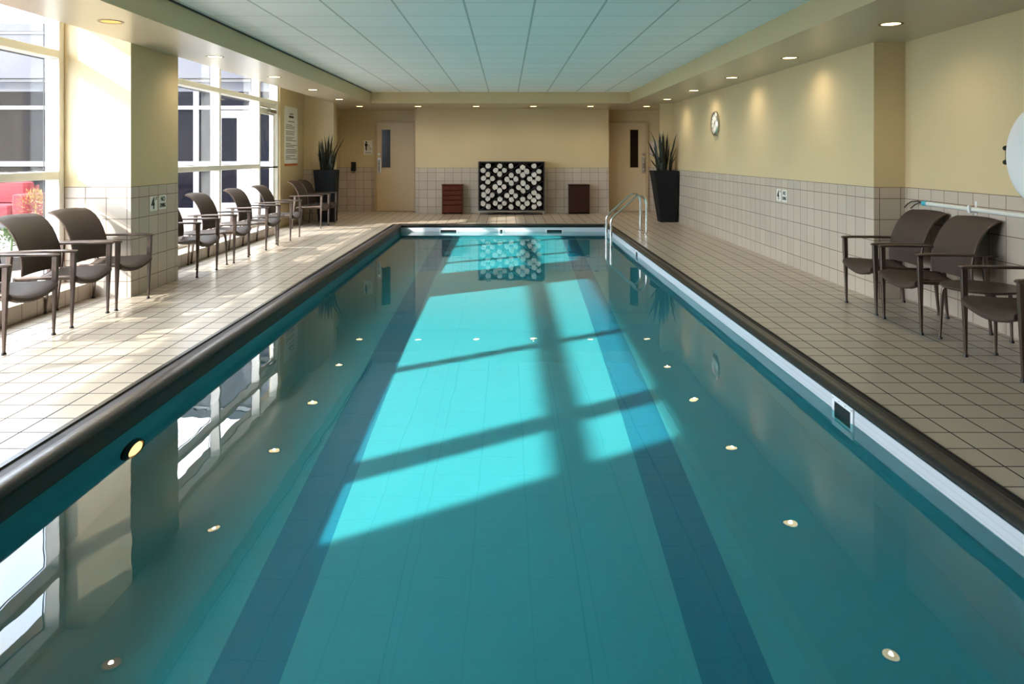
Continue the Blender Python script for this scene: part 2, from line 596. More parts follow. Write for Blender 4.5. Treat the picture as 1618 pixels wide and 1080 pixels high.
# end face of the thicker right wall, seen from the camera
S('wall_right_return', MB().box(RX + 0.001, RN, 7.082, 7.0905, 0, 2.44), M['wall_x'])
S('wall_right_pier', MB().box(3.25, RX + 0.5, PIER, PIER + 0.25, 0, 2.7), M['wall_x'])
S('wall_right_alcove', MB().box(3.95, 4.1, PIER + 0.25, ZB + 0.1, 0, 2.7), M['wall_y'])
S('wall_back', MB().box(-4.4, 4.1, ZB, ZB + 0.15, 0, 2.7), M['wall_x'])
S('wall_back_centre', MB().box(-2.13, 2.40, ZM, ZB, 0, 2.7), M['wall_x'])
S('wall_left_pier', MB().box(-4.4, -3.6, PIER, PIER + 0.25, 0, 2.95), M['wall_x'])
S('wall_left_alcove', MB().box(-4.17, -4.02, PIER + 0.25, ZB + 0.1, 0, 2.7), M['wall_y'])
S('wall_left_far', MB().box(-4.42, -4.22, 13.87, PIER, 0, 2.95), M['paint'])
S('wall_left_near', MB().box(-4.42, -4.22, NEAR, 1.42, 0, 2.95), M['wall_y'])
S('wall_near', MB().box(-4.42, 4.0, NEAR - 0.15, NEAR, 0, 2.95), M['wall_x'])
m_col = tile_mat('tiled_column_side', 'Y', 'Z', 0.11, 0.15, 0.2, 0.2, TILE, WJOINT, paint=PAINT)
m_colf = tile_mat('tiled_column_face', 'X', 'Z', 0.153, 0.15, 0.2, 0.2, TILE, WJOINT, paint=PAINT)
m = MB().box(-4.42, -3.61, 7.15, 8.18, 0, 2.95)
o = S('wall_left_column', m, m_col)
o.data.materials.append(m_colf)
for p in o.data.polygons:
    if abs(p.normal.y) > 0.5: p.material_index = 1
# curbs under the windows
S('trim_curb_near', MB().box(-4.42, -3.98, 1.42, 7.15, 0, 0.145), M['curb'])
S('trim_curb_far', MB().box(-4.42, -3.98, 8.18, 12.80, 0, 0.145), M['curb'])
# ceiling
S('ceiling', MB().box(-2.82, 2.57, NEAR, 15.5, 2.67, 2.75), M['ceiling'])
m = MB()
m.box(-3.6, -2.82, NEAR, 18.1, 2.44, 2.75)
m.box(2.57, 4.1, NEAR, 18.1, 2.44, 2.75)
m.box(-2.82, 2.57, 15.5, 18.1, 2.44, 2.75)
m.box(-4.4, -3.6, PIER + 0.25, 18.1, 2.44, 2.75)
o = S('ceiling_soffit', m, M['soffit'])
o.data.materials.append(M['paint'])
for p in o.data.polygons:
    if abs(p.normal.z) < 0.5: p.material_index = 1
S('ceiling_window_pocket', MB().box(-4.6, -3.6, NEAR, PIER + 0.25, 2.90, 3.05), M['soffit'])
S('ceiling_pocket_side', MB().box(-3.6, -3.57, NEAR, PIER + 0.25, 2.75, 2.90), M['soffit'])
S('trim_ceiling_angle_left', MB().box(-2.82, -2.805, NEAR, 15.49, 2.655, 2.67), M['gasket'])

# windows
WXI, WXO = -4.25, -4.385
def window(name, y0, y1, mulls, doorgap=None):
    root = MB().box(WXO, WXI, y0, y1, 0.145, 0.20).box(WXO, WXI, y0, y1, 2.83, 2.90).build(name, M['white_frame'])
    root['kind'] = 'structure'
    for (a, b_) in mulls:
        MB().cbox(WXO, WXI, a, b_, 0.20, 2.83).build('mullion', M['white_frame'], root)
    edges = sorted(mulls)
    for i in range(len(edges) - 1):
        a, b_ = edges[i][1], edges[i + 1][0]
        for (z0, z1) in ((1.135, 1.21), (2.285, 2.36)):
            MB().cbox(WXO, WXI, a, b_, z0, z1).build('transom', M['white_frame'], root)
        for (z0, z1) in ((0.20, 1.135), (1.21, 2.285), (2.36, 2.83)):
            MB().box(WXO - 0.006, WXO, a, b_, z0, z1).build('pane', M['pane'], root)
            g = MB()
            for (q0, q1) in ((a, a + 0.012), (b_ - 0.012, b_)):
                g.box(WXO - 0.012, WXO - 0.0065, q0, q1, z0, z1)
            g.box(WXO - 0.012, WXO - 0.0065, a, b_, z0, z0 + 0.01)
            g.box(WXO - 0.012, WXO - 0.0065, a, b_, z1 - 0.012, z1)
            g.build('gasket', M['gasket'], root)
    return root
window('window_1', 1.42, 7.15, [(1.42, 1.48), (2.15, 2.32), (3.96, 4.02), (7.07, 7.15)])
window('window_2', 8.18, 12.80, [(8.18, 8.24), (9.17, 9.23), (11.02, 11.08), (12.80 - 0.0, 12.86)])
# door to the courtyard with a transom light above
d = MB().cbox(WXO, WXI, 13.81, 13.87, 0, 2.9).box(WXO, WXI, 12.86, 13.81, 2.285, 2.36).box(WXO, WXI, 12.86, 13.81, 2.83, 2.90).build('door_3', M['white_frame'])
d['kind'] = 'structure'
MB().box(WXO - 0.006, WXO, 12.86, 13.81, 2.36, 2.83).build('pane', M['pane'], d)
dl = MB().box(-4.34, -4.295, 12.87, 12.97, 0.01, 2.20).box(-4.34, -4.295, 13.70, 13.80, 0.01, 2.20).box(-4.34, -4.295, 12.97, 13.70, 0.01, 0.26).box(-4.34, -4.295, 12.97, 13.70, 2.09, 2.20).build('door_leaf', M['white_frame'], d)
MB().box(-4.32, -4.314, 12.97, 13.70, 0.26, 2.09).build('pane', M['pane'], dl)
MB().box(-4.345, -4.27, 12.87, 13.81, 2.21, 2.285).build('header', M['white_frame'], d)
MB().tube([(-4.29, 12.90, 1.14), (-4.24, 12.91, 1.14), (-4.235, 13.3, 1.14), (-4.24, 13.75, 1.14), (-4.29, 13.77, 1.14)], 0.016, 8).build('push_bar', M['black'], dl, smooth=True)
MB().cbox(-4.29, -4.23, 13.35, 13.70, 2.12, 2.18).tube([(-4.25, 13.4, 2.19), (-4.22, 13.15, 2.20), (-4.26, 12.95, 2.22)], 0.009, 6).build('door_closer', M['chrome'], dl)

# interior doors
def door(name, x0, x1, y, hinge_right, hx):
    z1 = 2.13
    fr = MB().box(x0 - 0.05, x0, y - 0.05, y - 0.001, 0, z1 + 0.05).box(x1, x1 + 0.05, y - 0.05, y - 0.001, 0, z1 + 0.05).box(x0, x1, y - 0.05, y - 0.001, z1, z1 + 0.05).build(name, M['doorframe'])
    fr['kind'] = 'structure'
    wx0, wx1 = (x0 + 0.125, x0 + 0.335) if not hinge_right else (x1 - 0.385, x1 - 0.185)
    wz0, wz1 = 1.055, 1.97
    yf = y - 0.035
    lf = MB()
    lf.box(x0 + 0.004, wx0, yf, y - 0.004, 0.01, z1 - 0.004).box(wx1, x1 - 0.004, yf, y - 0.004, 0.01, z1 - 0.004)
    lf.box(wx0, wx1, yf, y - 0.004, 0.01, wz0).box(wx0, wx1, yf, y - 0.004, wz1, z1 - 0.004)
    leaf = lf.build('door_leaf', M['door'], fr)
    MB().box(wx0, wx1, y - 0.02, y - 0.012, wz0, wz1).build('vision_pane', M['glass_dark'], leaf)
    gb = MB()
    for q in ((wx0 - 0.012, wx0 + 0.004, wz0 - 0.012, wz1 + 0.012), (wx1 - 0.004, wx1 + 0.012, wz0 - 0.012, wz1 + 0.012)):
        gb.box(q[0], q[1], yf - 0.006, yf - 0.0005, q[2], q[3])
    gb.box(wx0, wx1, yf - 0.006, yf - 0.0005, wz0 - 0.012, wz0 + 0.004).box(wx0, wx1, yf - 0.006, yf - 0.0005, wz1 - 0.004, wz1 + 0.012)
    gb.build('glazing_bead', M['doorframe'], leaf)
    hp = MB().cbox(hx - 0.045, hx + 0.045, yf - 0.008, yf - 0.0005, 0.92, 1.30)
    plate = hp.build('lock_plate', M['chrome'], leaf)
    MB().lathe([(0.0, -0.03), (0.028, -0.03), (0.032, -0.02), (0.032, 0.0)], 16, 'Y', (hx, yf - 0.009, 1.38)).build('deadbolt', M['chrome'], leaf, smooth=True)
    MB().tube([(hx, yf - 0.009, 1.24), (hx, yf - 0.05, 1.22), (hx, yf - 0.06, 1.16), (hx, yf - 0.06, 1.04), (hx, yf - 0.05, 0.98), (hx, yf - 0.009, 0.96)], 0.011, 8).build('pull_handle', M['steel'], leaf, smooth=True)
    hi = MB()
    hxx = x1 - 0.002 if not hinge_right else x0 + 0.002
    for zz in (0.25, 1.05, 1.85):
        hi.tube([(hxx, yf - 0.006, zz - 0.05), (hxx, yf - 0.006, zz + 0.05)], 0.008, 8)
    hi.build('hinge', M['chrome'], leaf)
    return fr
door('door_1', -3.125, -2.205, ZB, False, -3.06)
door('door_2', 2.45, 3.365, ZB, True, 3.31)

# ------------------------------------------------------------ pool fittings
def pool_fixture(name, label, cat, build, group=None):
    t = empty(name)
    tag(t, label, cat, group)
    build(t)
    return t
def skimmer_far(x0, x1, label):
    t = empty('pool_skimmer', ((x0 + x1) / 2, PY1, -0.14))
    tag(t, label, 'skimmer', 'skimmer openings in the pool wall')
    wd = (x1 - x0) / 2
    f = MB()
    f.box(-wd - 0.02, -wd, -0.006, -0.0005, -0.12, 0.045).box(wd, wd + 0.02, -0.006, -0.0005, -0.12, 0.045).box(-wd, wd, -0.006, -0.0005, 0.032, 0.045).box(-wd, wd, -0.006, -0.0005, -0.12, -0.10)
    f.build('faceplate', M['white_pl'], t)
    MB().box(-wd, wd, -0.004, -0.0005, -0.10, 0.032).build('mouth', M['black'], t)
skimmer_far(-1.29, -0.98, 'dark skimmer slot in the far pool wall nearest the window side')
skimmer_far(0.795, 1.09, 'dark skimmer slot in the far pool wall nearest the ladder')
t = empty('return_fitting', (-0.10, PY1, -0.125)); tag(t, 'small round return jet at the middle of the far pool wall', 'pool fitting')
MB().lathe([(0.0, -0.012), (0.045, -0.012), (0.055, -0.004), (0.055, -0.0005)], 20, 'Y').build('flange', M['white_pl'], t, smooth=True)
MB().lathe([(0.0, -0.016), (0.022, -0.016), (0.026, -0.0125)], 16, 'Y').build('jet_eye', M['black'], t, smooth=True)
def skimmer_right(y0, y1, label, small=False):
    t = empty('pool_skimmer', (PX1, (y0 + y1) / 2, -0.14))
    tag(t, label, 'skimmer', 'skimmer openings in the pool wall')
    wd = (y1 - y0) / 2
    e = 0.03 if not small else 0.008
    f = MB()
    f.box(-0.010, -0.0005, -wd, -wd + e, -0.14, 0.085).box(-0.010, -0.0005, wd - e, wd, -0.14, 0.085).box(-0.010, -0.0005, -wd + e, wd - e, 0.055, 0.085).box(-0.010, -0.0005, -wd + e, wd - e, -0.14, -0.11)
    f.build('faceplate', M['white_pl'], t)
    MB().box(-0.005, -0.0005, -wd + e, wd - e, -0.11, 0.055).build('mouth', M['black'], t)
    if not small:
        for yy in (-wd + 0.015, -0.04, 0.04, wd - 0.015):
            MB().lathe([(0.0, -0.012), (0.004, -0.012), (0.005, -0.0105), (0.0, -0.0105)], 10, 'X', (0, yy, 0.07)).build('screw', M['chrome'], t)
skimmer_right(4.165, 4.43, 'white framed skimmer opening with screws in the right pool wall')
skimmer_right(11.0, 11.16, 'small dark skimmer opening in the right pool wall just before the ladder', True)
# underwater light on the left wall
def pool_light(y, z, r, label):
    t = empty('underwater_light', (PX0, y, z)); tag(t, label, 'pool light')
    MB().lathe([(r * 0.72, 0.03), (r * 0.8, 0.034), (r, 0.012), (r, 0.0005), (r * 0.72, 0.0005)], 28, 'X').build('bezel', M['dark_metal'], t, smooth=True)
    MB().lathe([(0.0, 0.045), (r * 0.35, 0.042), (r * 0.6, 0.03), (r * 0.71, 0.012)], 28, 'X').build('lens', M['amber'], t, smooth=True)
pool_light(4.12, -0.47, 0.115, 'round amber underwater light in the left pool wall near the camera')
t = empty('return_fitting', (PX0, 10.7, -0.21)); tag(t, 'tiny bright return jet in the left pool wall beside the chairs', 'pool fitting')
MB().lathe([(0.0, 0.014), (0.03, 0.012), (0.04, 0.004), (0.04, 0.0005)], 18, 'X').build('flange', M['white_pl'], t, smooth=True)

# ladder
t = empty('pool_ladder', (2.1, 13.08, 0)); tag(t, 'steel pool ladder with two bent handrails at the far right corner', 'pool ladder')
def rail(y):
    P = [(0.31, y, 0.0), (0.31, y, 0.50), (0.305, y, 0.57), (0.28, y, 0.625), (0.235, y, 0.66), (0.18, y, 0.668), (0.13, y, 0.645), (0.09, y, 0.61),
         (-0.245, y, 0.31), (-0.275, y, 0.275), (-0.295, y, 0.235), (-0.30, y, 0.19), (-0.30, y, -0.72), (-0.28, y, -0.78), (-0.20, y, -0.80)]
    o = MB().tube(P, 0.0215, 12).build('handrail', M['steel'], t, smooth=True)
    MB().lathe([(0.0, 0.0), (0.05, 0.0), (0.05, 0.008), (0.03, 0.02), (0.0, 0.02)], 20, 'Z', (0.31, y, 0.0005)).build('floor_flange', M['steel'], o, smooth=True)
rail(-0.29); rail(0.29)
for zz in (-0.28, -0.48, -0.68):
    MB().cbox(-0.34, -0.26, -0.28, 0.28, zz, zz + 0.03).build('tread', M['white_pl'], t)

# ------------------------------------------------------------ chairs
def make_chair():
    t = empty('armchair')
    W = 0.28
    for s in (-1, 1):
        y = s * W
        # arm: flat bar with a little crown
        rings = []
        for (x, z, hw, ht) in ((0.045, 0.604, 0.020, 0.006), (0.035, 0.607, 0.026, 0.010), (-0.05, 0.609, 0.027, 0.011), (-0.25, 0.607, 0.024, 0.011), (-0.45, 0.602, 0.022, 0.010), (-0.56, 0.598, 0.020, 0.009), (-0.575, 0.597, 0.016, 0.005)):
            rings.append([(x, y - hw, z - ht * 0.5), (x, y - hw * 0.6, z - ht), (x, y + hw * 0.6, z - ht), (x, y + hw, z - ht * 0.5), (x, y + hw, z + ht * 0.4), (x, y + hw * 0.6, z + ht), (x, y - hw * 0.6, z + ht), (x, y - hw, z + ht * 0.4)])
        MB().loft(rings).build('armrest', M['chair_metal'], t, smooth=True)
        def leg(x0, x1, name='leg'):
            rings = []
            for (z, hx, hy) in ((0.597, 0.021, 0.015), (0.45, 0.020, 0.015), (0.38, 0.018, 0.014), (0.2, 0.013, 0.011), (0.015, 0.009, 0.009)):
                k = 1 - z / 0.6
                x = x0 + (x1 - x0) * k
                c = 0.004
                rings.append([(x - hx + c, y - hy, z), (x + hx - c, y - hy, z), (x + hx, y - hy + c, z), (x + hx, y + hy - c, z), (x + hx - c, y + hy, z), (x - hx + c, y + hy, z), (x - hx, y + hy - c, z), (x - hx, y - hy + c, z)])
            l = MB().loft(rings).build(name, M['chair_metal'], t, smooth=True)
            MB().lathe([(0.0, 0.0), (0.016, 0.0), (0.017, 0.006), (0.012, 0.018), (0.0, 0.018)], 12, 'Z', (x1, y, 0.0)).build('foot_glide', M['black'], l, smooth=True)
        leg(0.015, 0.0)
        leg(-0.475, -0.53)
    # seat sling: closed section lofted across the width, sagging in the middle and rolled over the front
    top = [(-0.43, 0.395), (-0.33, 0.398), (-0.22, 0.405), (-0.10, 0.415), (-0.02, 0.420), (0.025, 0.412), (0.045, 0.395), (0.046, 0.372)]
    bot = [(0.030, 0.362), (0.020, 0.378), (0.0, 0.392), (-0.06, 0.398), (-0.20, 0.390), (-0.33, 0.384), (-0.43, 0.382)]
    rings = []
    for i in range(11):
        u = -1 + 2 * i / 10
        sag = 0.05 * (1 - u * u)
        rings.append([(x, u * (W - 0.017), z - sag * (0.75 if x < -0.3 else 1.0)) for x, z in top + bot])
    MB().loft(rings).build('seat', M['sling'], t, smooth=True)
    for s in (-1, 1):
        r = MB()
        r.tube([(-0.46, s * (W - 0.017), 0.388), (-0.2, s * (W - 0.017), 0.396), (0.0, s * (W - 0.017), 0.402)], 0.011, 8)
        r.build('seat_rail', M['chair_metal'], t, smooth=True)
    r = MB()
    r.tube([(-0.0, -W + 0.02, 0.375), (-0.0, -W * 0.5, 0.335), (0.0, 0, 0.322), (0.0, W * 0.5, 0.335), (0.0, W - 0.02, 0.375)], 0.011, 8)
    r.build('cross_rail', M['chair_metal'], t, smooth=True)
    r = MB()
    r.tube([(-0.46, -W + 0.02, 0.37), (-0.46, 0, 0.325), (-0.46, W - 0.02, 0.37)], 0.011, 8)
    r.build('cross_rail', M['chair_metal'], t, smooth=True)
    # back
    cl = [(-0.395, 0.405), (-0.39, 0.47), (-0.395, 0.54), (-0.41, 0.61), (-0.435, 0.68), (-0.465, 0.74), (-0.505, 0.795), (-0.55, 0.833), (-0.59, 0.852), (-0.615, 0.857)]
    def off(i, d):
        a = cl[max(0, i - 1)]; b_ = cl[min(len(cl) - 1, i + 1)]
        tx, tz = b_[0] - a[0], b_[1] - a[1]
        L = math.hypot(tx, tz)
        return (cl[i][0] + tz / L * d, cl[i][1] - tx / L * d)
    sec = [off(i, 0.006) for i in range(len(cl))] + [off(i, -0.006) for i in reversed(range(len(cl)))]
    rings = []
    for i in range(11):
        u = -1 + 2 * i / 10
        sag = 0.035 * (1 - u * u)
        hw = 0.262
        rings.append([(x - sag, u * hw, z + 0.012 * (1 - u * u) * (1 if z > 0.8 else 0)) for x, z in sec])
    MB().loft(rings).build('backrest', M['sling'], t, smooth=True)
    for s in (-1, 1):
        MB().tube([(x, s * 0.265, z) for x, z in cl], 0.009, 8).build('back_rail', M['chair_metal'], t, smooth=True)
    return t

CH_L = 'chairs along the window wall'
CH_R = 'chairs along the right wall'
first = [None]
def chair(x, y, rz, label, group):
    if first[0] is None:
        first[0] = make_chair(); c = first[0]
    else:
        c = copy_tree(first[0])
    c.location = (x, y, 0)
    c.rotation_euler = (0, 0, rz)
    tag(c, label, 'chair', group)
    return c
FX = -3.44
chair(FX, 5.37, 0.0, 'brown mesh armchair cut off by the left edge of the photo', CH_L)
chair(FX, 6.15, 0.03, 'brown mesh armchair by the nearest window, in front of the red sofa', CH_L)
chair(FX + 0.02, 6.81, -0.02, 'brown mesh armchair pushed up against the near tiled column', CH_L)
chair(FX, 8.55, 0.0, 'brown mesh armchair half hidden behind the tiled column, its back cut off', CH_L)
chair(FX, 9.65, 0.02, 'brown mesh armchair, first whole one beyond the tiled column', CH_L)
chair(FX, 10.92, 0.0, 'brown mesh armchair, second whole one beyond the tiled column', CH_L)
chair(FX, 12.10, 0.02, 'brown mesh armchair in front of the courtyard door at the end of the window', CH_L)
chair(FX, 14.06, 0.0, 'sunlit brown mesh armchair under the rules poster', CH_L)
chair(FX + 0.0, 14.68, 0.0, 'shaded brown mesh armchair next to the left potted plant', CH_L)
RXF = 3.155
chair(RXF, 6.615, math.pi, 'dark mesh armchair beside the end of the thick right wall', CH_R)
chair(RXF, 5.93, math.pi, 'dark mesh armchair under the white rescue pole, beside the small round table', CH_R)
chair(RXF - 0.04, 4.76, math.pi, 'dark mesh armchair cut off by the right edge of the photo', CH_R)

# small round tables
tfirst = [None]
def side_table(x, y, rz, label):
    if tfirst[0] is None:
        t = empty('side_table')
        MB().lathe([(0.0, 0.408), (0.245, 0.405), (0.262, 0.412), (0.265, 0.420), (0.258, 0.426), (0.0, 0.428)], 40).build('table_top', M['table_top'], t, smooth=True)
        for k in range(3):
            a = 2 * math.pi * k / 3
            ca, sa = math.cos(a), math.sin(a)
            P = [(0.10, 0.400), (0.20, 0.398), (0.232, 0.390), (0.248, 0.370), (0.255, 0.33), (0.262, 0.2), (0.27, 0.012)]
            l = MB().tube([(r * ca, r * sa, z) for r, z in P], [0.012, 0.013, 0.014, 0.015, 0.015, 0.012, 0.009], 8).build('leg', M['chair_metal'], t, smooth=True)
            MB().lathe([(0.0, 0.0), (0.016, 0.0), (0.017, 0.006), (0.012, 0.016), (0.0, 0.016)], 12, 'Z', (0.27 * ca, 0.27 * sa, 0)).build('foot_glide', M['black'], l, smooth=True)
        tfirst[0] = t
    else:
        t = copy_tree(tfirst[0])
    t.location = (x, y, 0); t.rotation_euler = (0, 0, rz)
    tag(t, label, 'table', 'small round side tables')
side_table(-3.70, 9.10, 0.60, 'low round metal side table just beyond the tiled column')
side_table(-3.70, 10.285, -0.7, 'low round metal side table, second beyond the tiled column')
side_table(-3.70, 11.51, -0.75, 'low round metal side table, the furthest one along the window')
side_table(3.42, 5.345, 2.35, 'low round dark side table along the right wall')

# ------------------------------------------------------------ potted plants
def potted(name, cx, cy, tw, bw, h, dx, label, seed, leafn, lh):
    rnd = random.Random(seed)
    t = empty(name, (cx, cy, 0)); tag(t, label, 'potted plant', 'tall potted snake plants')
    def sq(hw, z, ox):
        c = 0.012
        return [(ox - hw + c, -hw, z), (ox + hw - c, -hw, z), (ox + hw, -hw + c, z), (ox + hw, hw - c, z), (ox + hw - c, hw, z), (ox - hw + c, hw, z), (ox - hw, hw - c, z), (ox - hw, -hw + c, z)]
    MB().loft([sq(bw / 2, 0, dx), sq(tw / 2, h, 0), sq(tw / 2 - 0.03, h, 0), sq(tw / 2 - 0.04, h - 0.08, 0)]).build('planter', M['planter'], t)
    MB().loft([sq(tw / 2 - 0.042, h - 0.075, 0), sq(tw / 2 - 0.045, h - 0.055, 0)]).build('soil', M['soil'], t)
    mb = MB()
    for i in range(leafn):
        a = rnd.uniform(0, 2 * math.pi)
        rr = rnd.uniform(0.0, tw / 2 - 0.09)
        bx, by = rr * math.cos(a), rr * math.sin(a)
        L = lh * rnd.uniform(0.45, 1.0)
        lean = rnd.uniform(0.04, 0.34) * (1 + rr * 2)
        if i < 4:
            lean = 0.62; L = lh * [0.62, 0.50, 0.5, 0.42][i]
            a = [math.pi * 1.03, -0.15, -2.6, 3.4][i]
        wd = rnd.uniform(0.011, 0.022)
        tw_ = rnd.uniform(0, math.pi)
        rings = []
        n = 8
        for k in range(n + 1):
            u = k / n
            out = lean * L * (u ** 1.6) + 0.012 * math.sin(u * 9 + i)
            px, py, pz = bx + math.cos(a) * out * (0.45 if (math.sin(a) > 0.2 or math.cos(a) * cx > 0.5) else 1), by + math.sin(a) * out * (0.3 if math.sin(a) > 0 else 1), h - 0.06 + L * u * math.sqrt(max(0.2, 1 - (lean * u) ** 2))
            ww = wd * (0.75 + 0.5 * math.sin(math.pi * min(1, u * 1.1))) * (1 - max(0, (u - 0.7) / 0.3) ** 1.5 * 0.97)
            an = tw_ + 0.5 * u
            sx_, sy_ = math.cos(an), math.sin(an)
            nx_, ny_ = -sy_, sx_
            th = 0.004 * (1 - u * 0.7)
            rings.append([(px - sx_ * ww, py - sy_ * ww, pz), (px - nx_ * th, py - ny_ * th, pz - 0.0), (px + sx_ * ww, py + sy_ * ww, pz), (px + nx_ * th, py + ny_ * th, pz)])
        mb.loft(rings)
    mb.build('leaves', M['leaf'], t, smooth=True)
potted('potted_snake_plant', 3.225, 15.22, 0.50, 0.34, 1.04, 0.07, 'tall black tapered planter with snake plant in the right corner by the ladder', 3, 44, 0.92)
potted('potted_snake_plant', -3.69, 15.25, 0.44, 0.32, 1.055, 0.03, 'tall dark tapered planter with snake plant in the left corner beside the rules poster', 11, 44, 0.86)

# ------------------------------------------------------------ bins
def hamper(cx, label, m_, slats):
    t = empty('towel_bin', (cx, 17.245, 0)); tag(t, label, 'bin', 'wooden bins either side of the towel rack')
    w2, d2, h = 0.235, 0.14, 0.66
    b = MB()
    b.box(-w2, -w2 + 0.02, -d2, d2, 0.0, h).box(w2 - 0.02, w2, -d2, d2, 0.0, h).box(-w2 + 0.02, w2 - 0.02, d2 - 0.02, d2, 0.0, h).box(-w2 + 0.02, w2 - 0.02, -d2 + 0.012, d2 - 0.02, 0.03, 0.05)
    b.build('carcass', m_, t)
    if slats:
        z = 0.035
        for hh in (0.165, 0.10, 0.10, 0.10):
            MB().cbox(-w2 + 0.022, w2 - 0.022, -d2, -d2 + 0.018, z, z + hh, 0.006).build('front_board', m_, t)
            z += hh + 0.012
        MB().cbox(-w2 + 0.022, w2 - 0.022, -d2, -d2 + 0.018, z, h - 0.012, 0.006).box(-0.05, 0.05, -d2 - 0.008, -d2 - 0.0005, 0.60, 0.615).build('flap', m_, t)
    else:
        MB().cbox(-w2 + 0.022, w2 - 0.022, -d2, -d2 + 0.018, 0.035, h - 0.012, 0.006).build('front_panel', m_, t)
    MB().cbox(-w2 - 0.008, w2 + 0.008, -d2 - 0.008, d2, h, h + 0.022, 0.005).build('lid', m_, t)
hamper(-1.245, 'reddish wooden towel bin with horizontal front boards left of the towel rack', M['wood'], True)
hamper(1.68, 'plain dark brown wooden bin right of the towel rack', M['wood_dark'], False)

# ------------------------------------------------------------ towel rack
RKX0, RKX1, RKZ0, RKZ1, RKY0, RKY1 = -0.638, 0.871, 0.093, 1.21, 16.88, 17.33
t = empty('towel_rack', ((RKX0 + RKX1) / 2, RKY0, 0)); tag(t, 'black lattice rack of rolled white towels against the far wall', 'towel rack')
hw = (RKX1 - RKX0) / 2
dp = RKY1 - RKY0
fr = MB()
fr.box(-hw, -hw + 0.028, 0, dp, RKZ0, RKZ1).box(hw - 0.028, hw, 0, dp, RKZ0, RKZ1).box(-hw + 0.028, hw - 0.028, 0, dp, RKZ1 - 0.028, RKZ1).box(-hw + 0.028, hw - 0.028, 0, dp, RKZ0, RKZ0 + 0.022)
fr.build('case', M['rack'], t)
MB().box(-hw + 0.028, hw - 0.028, dp - 0.012, dp - 0.001, RKZ0 + 0.022, RKZ1 - 0.028).build('back_panel', M['rack'], t)
leg_ = MB()
MB().box(-hw, hw, -0.004, 0.03, RKZ0 - 0.022, RKZ0 - 0.0005).box(-hw, hw, dp - 0.03, dp, RKZ0 - 0.022, RKZ0 - 0.0005).build('base_rail', M['chrome'], t)
for sx in (-1, 1):
    for yy in (0.01, dp - 0.03):
        MB().cbox(sx * (hw - 0.018) - 0.013, sx * (hw - 0.018) + 0.013, yy - 0.01, yy + 0.016, 0, RKZ0 - 0.022).build('leg', M['chrome'], t)
# lattice boards
SX = 7.355 * 69.7     # photo pixels of the survey per metre
def rk(zx, zy):
    px, py = 700 + zx / 7.355, 240 + zy / 7.355
    return ((px - 800) / 69.7, 1.37 - (py - 244) / 69.7)
lat = MB()
cx_, cz_ = rk(792, 413)
ux, uz = rk(925, 313)
dx_, dz_ = abs(ux - cx_), abs(uz - cz_)
slope = 0.735
def clip_line(c, sgn):
    pts = []
    for k in range(0, 201):
        x = RKX0 + 0.03 + (RKX1 - RKX0 - 0.06) * k / 200
        z = c + sgn * slope * (x - cx_)
        if RKZ0 + 0.03 < z < RKZ1 - 0.035:
            pts.append((x, z))
    return (pts[0], pts[-1]) if len(pts) > 3 else None
ox = (RKX0 + RKX1) / 2
for k in range(-5, 6):
    for sgn in (1, -1):
        q = clip_line(rk(792, 413)[1] + (k) * 0.382, sgn)
        if not q: continue
        (xa, za), (xb, zb) = q
        L = math.hypot(xb - xa, zb - za)
        nx_, nz_ = -(zb - za) / L * 0.006, (xb - xa) / L * 0.006
        ys = (0.012 if sgn > 0 else 0.0135, dp - 0.014)
        lat.add([(xa - ox + nx_, ys[0], za + nz_), (xb - ox + nx_, ys[0], zb + nz_), (xb - ox - nx_, ys[0], zb - nz_), (xa - ox - nx_, ys[0], za - nz_),
                 (xa - ox + nx_, ys[1], za + nz_), (xb - ox + nx_, ys[1], zb + nz_), (xb - ox - nx_, ys[1], zb - nz_), (xa - ox - nx_, ys[1], za - nz_)],
                [(0, 1, 2, 3), (7, 6, 5, 4), (0, 4, 5, 1), (1, 5, 6, 2), (2, 6, 7, 3), (3, 7, 4, 0)])
lat.build('lattice', M['rack'], t)
# towels
def towel_mesh():
    me_b = MB()
    n = 96
    turns = 4.2
    R = 0.0655
    outer, inner = [], []
    pitch = (R - 0.006) / turns
    for i in range(n + 1):
        th = turns * 2 * math.pi * i / n
        r = 0.006 + pitch * (i / n * turns)
        outer.append((r * math.cos(th), r * math.sin(th)))
        ri = max(0.001, r - pitch * 0.80)
        inner.append((ri * math.cos(th), ri * math.sin(th)))
    rings = []
    for i in range(n + 1):
        (xo, zo), (xi, zi) = outer[i], inner[i]
        mx_, mz_ = (xo + xi) / 2, (zo + zi) / 2
        rings.append([(xo, 0.006, zo), (mx_, 0.0, mz_), (xi, 0.006, zi), (xi, 0.33, zi), (xo, 0.33, zo)])
    return me_b.loft(rings)
tw0 = towel_mesh().build('rolled_towel', M['towel'], smooth=True)
tmesh = tw0.data
clovers = [(660, 213, 'top row, left cluster'), (925, 225, 'top row, right cluster'),
           (522, 308, 'second row, left cluster'), (795, 318, 'second row, middle cluster'), (1058, 312, 'second row, right cluster'),
           (658, 408, 'third row, left cluster'), (930, 412, 'third row, right cluster'),
           (522, 502, 'fourth row, left cluster'), (795, 510, 'fourth row, middle cluster'), (1057, 522, 'fourth row, right cluster'),
           (660, 596, 'bottom row, left cluster'), (925, 598, 'bottom row, right cluster')]
spots = []
for cx, cy, nm in clovers:
    for ddx, ddy, w_ in ((0, -47, 'top'), (0, 43, 'bottom'), (-51, 0, 'left'), (51, 0, 'right')):
        spots.append((cx + ddx, cy + ddy, 'rolled white towel in the rack, %s one of the %s of four' % (w_, nm)))
